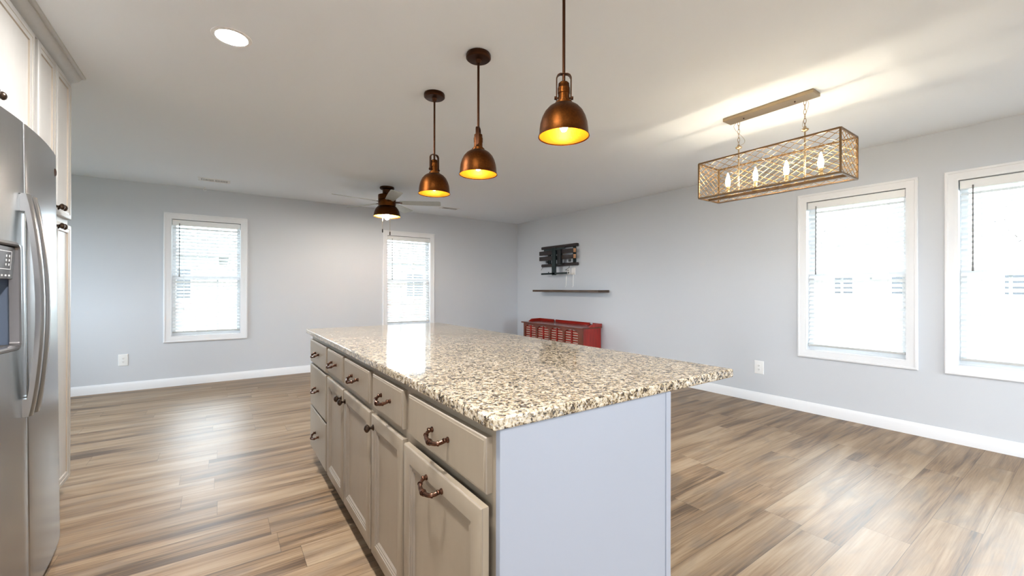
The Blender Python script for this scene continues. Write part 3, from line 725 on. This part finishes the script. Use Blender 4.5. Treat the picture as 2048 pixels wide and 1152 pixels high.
# ------------------------------------------------------------------ recessed downlights
rl = thing('recessed_light', (0.04, 2.537, H), 'round white recessed downlight on the ceiling near the pantry', 'light', 'recessed ceiling downlights')
MB().lathe((0.04, 2.537, H), (0, 0, -1), [(.066, 0), (.088, 0), (.087, .004), (.070, .006), (.066, .003)], 40, closed=True).build('trim_ring', M['plastic'], rl)
MB().lathe((0.04, 2.537, H), (0, 0, -1), [(0, 0), (.0655, 0), (.0655, .003), (.05, .0045), (0, .005)], 40).build('lens', M['lens'], rl)
for x, y, lab in ((0.04, .95, 'added round recessed downlight above the kitchen aisle, out of frame'), (0.04, -.65, 'added round recessed downlight above the aisle behind the camera'), (2.2, -.9, 'added round recessed downlight between island and added patio doors'), (0.04, -2.1, 'added round recessed downlight at the kitchen end by the added patio doors')):  # four unseen downlights added to brighten the room
    o = copy_tree(rl); o.location = (x, y, H); o['label'] = lab

# ------------------------------------------------------------------ vents, hook, outlets
def vent(x, y, sx, sy, lab):
    t = thing('ceiling_vent', (x, y, H), lab, 'vent', 'white ceiling air registers')
    MB().rings(lambda a, b, d: (a, b, H - d), x - sx, x + sx, y - sy, y + sy, [(0, 0), (0, .003), (.006, .007), (.030, .007), (.032, .002), (.032, 0)], cap0=False, cap1=False).build('vent_frame', M['plastic'], t)
    MB().box(x - sx + .03, x + sx - .03, y - sy + .03, y + sy - .03, H - .0015, H - .0005).build('duct_opening', M['slot'], t)
    m = MB(); n = 20
    for k in range(n):
        a = x - sx + .036 + (2 * sx - .072) * (k + .5) / n
        m.obox((a, y, H - .006), (math.cos(.6), 0, math.sin(.6)), (0, 1, 0), (-math.sin(.6), 0, math.cos(.6)), .0045, sy - .032, .0007)
    m.box(x - .006, x + .006, y - sy + .03, y + sy - .03, H - .0075, H - .002)
    m.build('louvers', M['plastic'], t)
vent(-.07, 6.02, .155, .085, 'white ceiling register above the far wall window nearest the pantry')
vent(2.95, 5.96, .15, .08, 'white ceiling register beside the fan blades near the far wall')
m = MB(); hx, hy = -.173, 6.50
m.lathe((hx, hy, H), (0, 0, -1), [(0, 0), (.010, 0), (.010, .003), (.004, .006), (.003, .018), (0, .018)], 12)
m.tube([(hx + .014 * math.cos(t) , hy, H - .032 + .014 * math.sin(t)) for t in [PI / 2 + .0 + k * (1.5 * PI) / 14 for k in range(15)]], .0028, 8)
tag(m.build('ceiling_hook', M['plastic'], None), 'tiny white hook in the ceiling above the far left window', 'hook')

def outlet(P, ac, zc_, sw, shh, lab, cols=1, nm='wall_outlet'):
    t = thing(nm, P(ac, zc_, 0), lab, 'outlet', 'white wall outlets')
    MB().rings(P, ac - sw, ac + sw, zc_ - shh, zc_ + shh, [(0, 0), (0, .003), (.003, .006), (.006, .0065)]).build('cover_plate', M['plastic'], t)
    for z in (zc_ - .020, zc_ + .020):
        s = MB().rings(P, ac - .016, ac + .016, z - .014, z + .014, [(0, .005), (0, .0085), (.002, .009)]).build('socket', M['plastic'], t)
        m = MB()
        for d in (-.006, .006): m.rings(P, ac + d - .0012, ac + d + .0012, z - .003, z + .006, [(0, .007), (0, .0095)])
        m.rings(P, ac - .0025, ac + .0025, z - .010, z - .006, [(0, .007), (0, .0095)])
        m.build('slots', M['slot'], s)
outlet(PBW, -.944, .367, .043, .068, 'white outlet on the far wall between pantry and window')
outlet(PRW, 2.169, .372, .047, .070, 'white outlet low on the right wall beside the island corner')

# ------------------------------------------------------------------ television mount, cord covers, shelf
tv = thing('television_mount', (XR, 5.37, 1.75), 'black folding television wall mount without a television', 'mount')
for z0, z1 in ((1.905, 1.938), (1.596, 1.652)):
    z1 = z0 + .050
    m = MB(); m.grid([[(XR - .005, y, z0 + .008), (XR - .005, y, z1 - .008), (XR - .015, y, z1), (XR - .055, y, z1), (XR - .062, y, z1 - .012), (XR - .062, y, z0 + .012), (XR - .055, y, z0), (XR - .015, y, z0)] for y in (4.93, 5.825)])
    m.build('wall_rail', M['blackbrown'], tv, .004)
for y in (5.02, 5.66):
    MB().box(XR - .022, XR - .001, y - .03, y + .03, 1.60, 1.95).build('wall_bracket', M['blackgreen'], tv, .002)
for z0, z1, dy in ((1.700, 1.778, .0), (1.795, 1.872, .0)):
    m = MB(); m.obox((XR - .095, 5.60, (z0 + z1) / 2), (0, 1, 0), (1, 0, 0), (0, 0, 1), .215, .022, (z1 - z0) / 2 - .004)
    m.obox((XR - .095, 5.13, (z0 + z1) / 2 + .0), (0, 1, 0), (1, 0, 0), (0, 0, 1), .195, .022, (z1 - z0) / 2 - .006)
    m.build('folding_arm', M['blackbrown'], tv, .003)
    e = MB().box(XR - .118, XR - .070, 4.926, 4.936, z0 + .006, z1 - .006).build('end_plate', M['copperend'], tv, .002); e['label'] = 'copper coloured end plate'
MB().box(XR - .150, XR - .100, 5.215, 5.300, 1.615, 1.90).build('swivel_block', M['black'], tv, .004)
MB().box(XR - .175, XR - .145, 5.318, 5.405, 1.440, 1.905).build('upright', M['blackgreen'], tv, .003)
m = MB(); m.box(XR - .175, XR - .150, 5.04, 5.69, 1.454, 1.484); 
m.build('cross_bar', M['blackgreen'], tv, .002)
m = MB(); m.box(XR - .170, XR - .155, 5.09, 5.62, 1.862, 1.892); m.build('upper_arm', M['blackgreen'], tv, .002)
for y in (5.50, 5.31): MB().lathe((XR - .162, y, 1.482), (0, 0, 1), [(0, 0), (.008, 0), (.008, .018), (0, .02)], 10).build('bolt', M['black'], tv)
for y in (5.05, 5.62): MB().lathe((XR - .095, y, 1.655), (0, 0, 1), [(0, 0), (.022, 0), (.022, .042), (0, .042)], 14).build('pivot', M['black'], tv)
MB().tube([(XR - .07, 5.07, 1.62), (XR - .06, 5.10, 1.56), (XR - .05, 5.20, 1.525), (XR - .05, 5.14, 1.515), (XR - .05, 5.11, 1.52)], .004, 6).build('cable', M['black'], tv)
MB().tube([(XR - .03, 5.80, 1.61), (XR - .02, 5.86, 1.57), (XR - .012, 5.89, 1.545)], .003, 6).build('cable', M['wand'], tv)

o = thing('media_outlet', (XR, 5.057, 1.50), 'white media wall plate under the television mount', 'outlet')
MB().rings(PRW, 5.012, 5.102, 1.445, 1.560, [(0, 0), (0, .004), (.003, .007)]).build('cover_plate', M['plastic'], o)
o2 = thing('media_outlet', (XR, 5.17, 1.475), 'small white wall socket beside the television mount cross bar', 'outlet')
MB().rings(PRW, 5.135, 5.205, 1.450, 1.555, [(0, 0), (0, .004), (.003, .006)]).build('cover_plate', M['plastic'], o2)
MB().rings(PRW, 5.158, 5.182, 1.466, 1.496, [(0, .005), (0, .008)]).build('socket', M['slot'], o2)
for y, lab in ((5.224, 'thin white cord cover hanging on the wall, left of two'), (5.057, 'thin white cord cover on the wall below the media plate')):
    m = MB(); m.tube([(XR - .006, y, 1.449), (XR - .006, y, 1.262), (XR - .008, y + .006, 1.25), (XR - .008, y + .020, 1.246)], .0085, 10)
    tag(m.build('cord_cover', M['plastic'], None), lab, 'cord cover', 'white cord covers under the television mount')
m = MB(); m.box(XR - .228, XR, 4.287, 5.862, 1.160, 1.194)
tag(m.build('floating_shelf', M['shelfwood'], None, .003), 'long thin dark wood floating shelf under the television mount', 'shelf')

# ------------------------------------------------------------------ red console cabinet
KX0, KX1, KY0, KY1, KZ = 4.345, 4.735, 4.435, 5.885, .640
kc = thing('console_cabinet', (4.54, 5.16, 0), 'red cherry console cabinet with arched louvered front under the shelf', 'console')
m = MB(); m.box(KX0 + .03, KX1, KY0 + .012, KY1 - .012, .05, KZ - .025); m.build('cabinet_body', M['cherry'], kc, .002)
MB().box(KX0 + .02, KX1 - .01, KY0 + .03, KY1 - .03, 0, .05).build('plinth', M['cherry'], kc)
MB().grid([[(KX0 - .018, KY0 - .015, z), (KX1, KY0 - .022, z), (KX1, KY1 + .03, z), (KX0 - .018, KY1 + .05, z)] for z in (KZ - .020, KZ)]).build('top_board', M['cherrytop'], kc, .004)
MB().prism([(KX0 + .022, KY0, .05), (KX1, KY0, .05), (KX1, KY0, KZ - .02), (KX0 + .022, KY0, KZ - .02)], (0, .014, 0)).build('side_board', M['cherry'], kc, .002)
# front board with four arched openings
m = MB(); n = 4; st = .045; zlo = .14; ztop = KZ - .022
wopen = (KY1 - KY0 - .05 - st * (n + 1)) / n
xa, xb = KX0, KX0 + .022
ys = KY1
def fbox(y0, y1, z0, z1): m.box(xa, xb, y0, y1, z0, z1)
fbox(KY0, KY1, .05, zlo)
cur = KY0
opens = []
for k in range(n):
    y0 = KY0 + .05 + st + k * (wopen + st); y1 = y0 + wopen; opens.append((y0, y1))
    fbox(cur, y0, zlo, ztop); cur = y1
    ns = 16; zs = ztop - .072
    for j in range(ns):
        ya, yb_ = y0 + wopen * j / ns, y0 + wopen * (j + 1) / ns
        za = zs + .054 * (1 - (2 * j / ns - 1) ** 2) ** .7; zb_ = zs + .054 * (1 - (2 * (j + 1) / ns - 1) ** 2) ** .7
        m.prism([(xa, ya, za), (xa, yb_, zb_), (xa, yb_, ztop), (xa, ya, ztop)], (xb - xa, 0, 0))
fbox(cur, KY1, zlo, ztop)
m.build('front_board', M['cherrytop'], kc)
for y0, y1 in opens:
    MB().box(xb + .004, xb + .0075, y0, y1, zlo, ztop - .02).build('speaker_cloth', M['fabric'], kc, smooth=False)
    m = MB(); nz_ = 12
    for k in range(nz_):
        z = zlo + (ztop - .03 - zlo) * (k + .5) / nz_
        m.obox((xa + .014, (y0 + y1) / 2, z), (.9, 0, .43), (0, 1, 0), (-.43, 0, .9), .010, wopen / 2, .0045)
    m.box(xa + .002, xa + .022, (y0 + y1) / 2 - .011, (y0 + y1) / 2 + .011, zlo, ztop - .025)
    m.build('louvers', M['cherry'], kc)
# gallery rail round the back and ends of the top, with gaps
gz0, gz1 = KZ, KZ + .046
def rail_mesh(y0, y1):
    m = MB(); m.grid([[(KX1 - .020, y, gz0 + .002), (KX1 - .004, y, gz0 + .002), (KX1 - .004, y, gz1 - .006), (KX1 - .002, y, gz1), (KX1 - .026, y, gz1), (KX1 - .022, y, gz1 - .006)] for y in (y0, y1)]); return m
for y0, y1 in ((5.52, KY1 + .02), (4.66, 5.46), (KY0 - .015, 4.59)):
    rail_mesh(y0, y1).build('gallery_rail', M['cherry'], kc)
m = MB()
for y, s in ((KY1 + .02, -1), (KY0 - .018, 1)):
    m.grid([[(x, y, gz0), (x, y + s * .018, gz0), (x, y + s * .018, z), (x, y, z)] for x, z in ((KX1 - .27, gz0 + .006), (KX1 - .25, gz0 + .014), (KX1 - .23, gz0 + .030), (KX1 - .20, gz1 - .004), (KX1, gz1))])
m.build('gallery_end', M['cherry'], kc)
MB().tube([(KX1 - .012, 5.46, gz0 + .018), (KX1 - .012, 5.52, gz0 + .018)], .007, 8).build('gallery_spindle', M['cherrytop'], kc)
MB().tube([(KX1 - .012, 4.59, gz0 + .018), (KX1 - .012, 4.66, gz0 + .018)], .007, 8).build('gallery_spindle', M['cherrytop'], kc)

# ------------------------------------------------------------------ outside, seen through the blinds
GZ = -.45
struct(MB().box(-60, 80, -60, 90, GZ - .3, GZ).build('ground', M['grass'], None, smooth=False), 'grass lawn outside the windows', 'lawn')
def house(x, y, wx, wy, hz, rot, lab, low, name='neighbour_house'):
    t = thing(name, (x, y, GZ), lab, 'house', 'houses outside the windows')
    MB().box(x - wx/2, x + wx/2, y - wy/2, y + wy/2, GZ, GZ + 1.1).build('lower_wall', low, t)
    MB().box(x - wx/2, x + wx/2, y - wy/2, y + wy/2, GZ + 1.1, GZ + hz).build('upper_wall', M['siding'], t)
    e = .4
    if rot: pts = [(x - wx/2 - e, y - wy/2 - e, GZ + hz), (x + wx/2 + e, y - wy/2 - e, GZ + hz), (x, y - wy/2 - e, GZ + hz + 2.4)]; d = (0, wy + 2*e, 0)
    else: pts = [(x - wx/2 - e, y - wy/2 - e, GZ + hz), (x - wx/2 - e, y + wy/2 + e, GZ + hz), (x - wx/2 - e, y, GZ + hz + 2.4)]; d = (wx + 2*e, 0, 0)
    MB().prism(pts, d).build('roof', M['roof'], t)
    fm = []
    for k in range(3):
        if low is M['brick']: a = x - wx/2 + wx * (k + .5) / 3; bx = (a - .5, a + .5, y - wy/2 - .05, y - wy/2 + .05)
        else: a = y - wy/2 + wy * (k + .5) / 3; bx = (x - wx/2 - .05, x - wx/2 + .05, a - .5, a + .5)
        f_ = MB().box(bx[0] - .08 * (low is M['brick']), bx[1] + .08 * (low is M['brick']), bx[2] - .08 * (low is not M['brick']), bx[3] + .08 * (low is not M['brick']), GZ + 1.1, GZ + 2.6).build('window_frame', M['vinyl'], t)
        MB().box(bx[0] - .02 * (low is not M['brick']), bx[1], bx[2] - .02 * (low is M['brick']), bx[3], GZ + 1.2, GZ + 2.5).build('window_pane', M['hwin'], f_)
    return t
house(-4.6, 27, 9, 8, 3.1, False, 'white house with red brick base outside the far left window', M['brick'])
house(12.5, 27, 10, 8, 3.1, True, 'gabled white house with red brick base beyond the middle far window', M['brick'])
house(39, 10.5, 8, 9, 3.2, False, 'white sided house across the lawn outside the right windows', M['siding'])
house(39, 0.5, 8, 7, 3.2, False, 'white sided house at the edge of the right windows', M['siding'])
def tree(x, y, hgt, lab, seed):
    rng = random.Random(seed); m = MB()
    def branch(p, d, ln, r, depth):
        q = p + d * ln
        m.tube([p, (p + q) / 2 + Vector((rng.uniform(-1, 1), rng.uniform(-1, 1), 0)) * ln * .05, q], [r, r * .85, r * .65], 5, caps=False)
        if depth == 0: return
        for _ in range(3):
            v = Vector((rng.uniform(-1, 1), rng.uniform(-1, 1), rng.uniform(-.1, .9)))
            branch(q if _ else p.lerp(q, .7), (d + v * .75).normalized(), ln * rng.uniform(.62, .8), r * .58, depth - 1)
    branch(Vector((x, y, GZ)), Vector((0, 0, 1)), hgt * .30, hgt * .009, 5)
    tag(m.build('bare_tree', M['bark'], None), lab, 'tree', 'bare trees outside the windows')
tree(-1.5, 38, 13, 'bare tree outside the far wall window nearest the pantry', 1)
tree(15, 40, 13, 'bare tree outside the far wall window below the fan', 2)
tree(52, 17, 13, 'bare tree outside the right wall window under the chandelier', 3)
tree(52, 3.4, 13, 'bare tree outside the window at the right photo edge', 4)
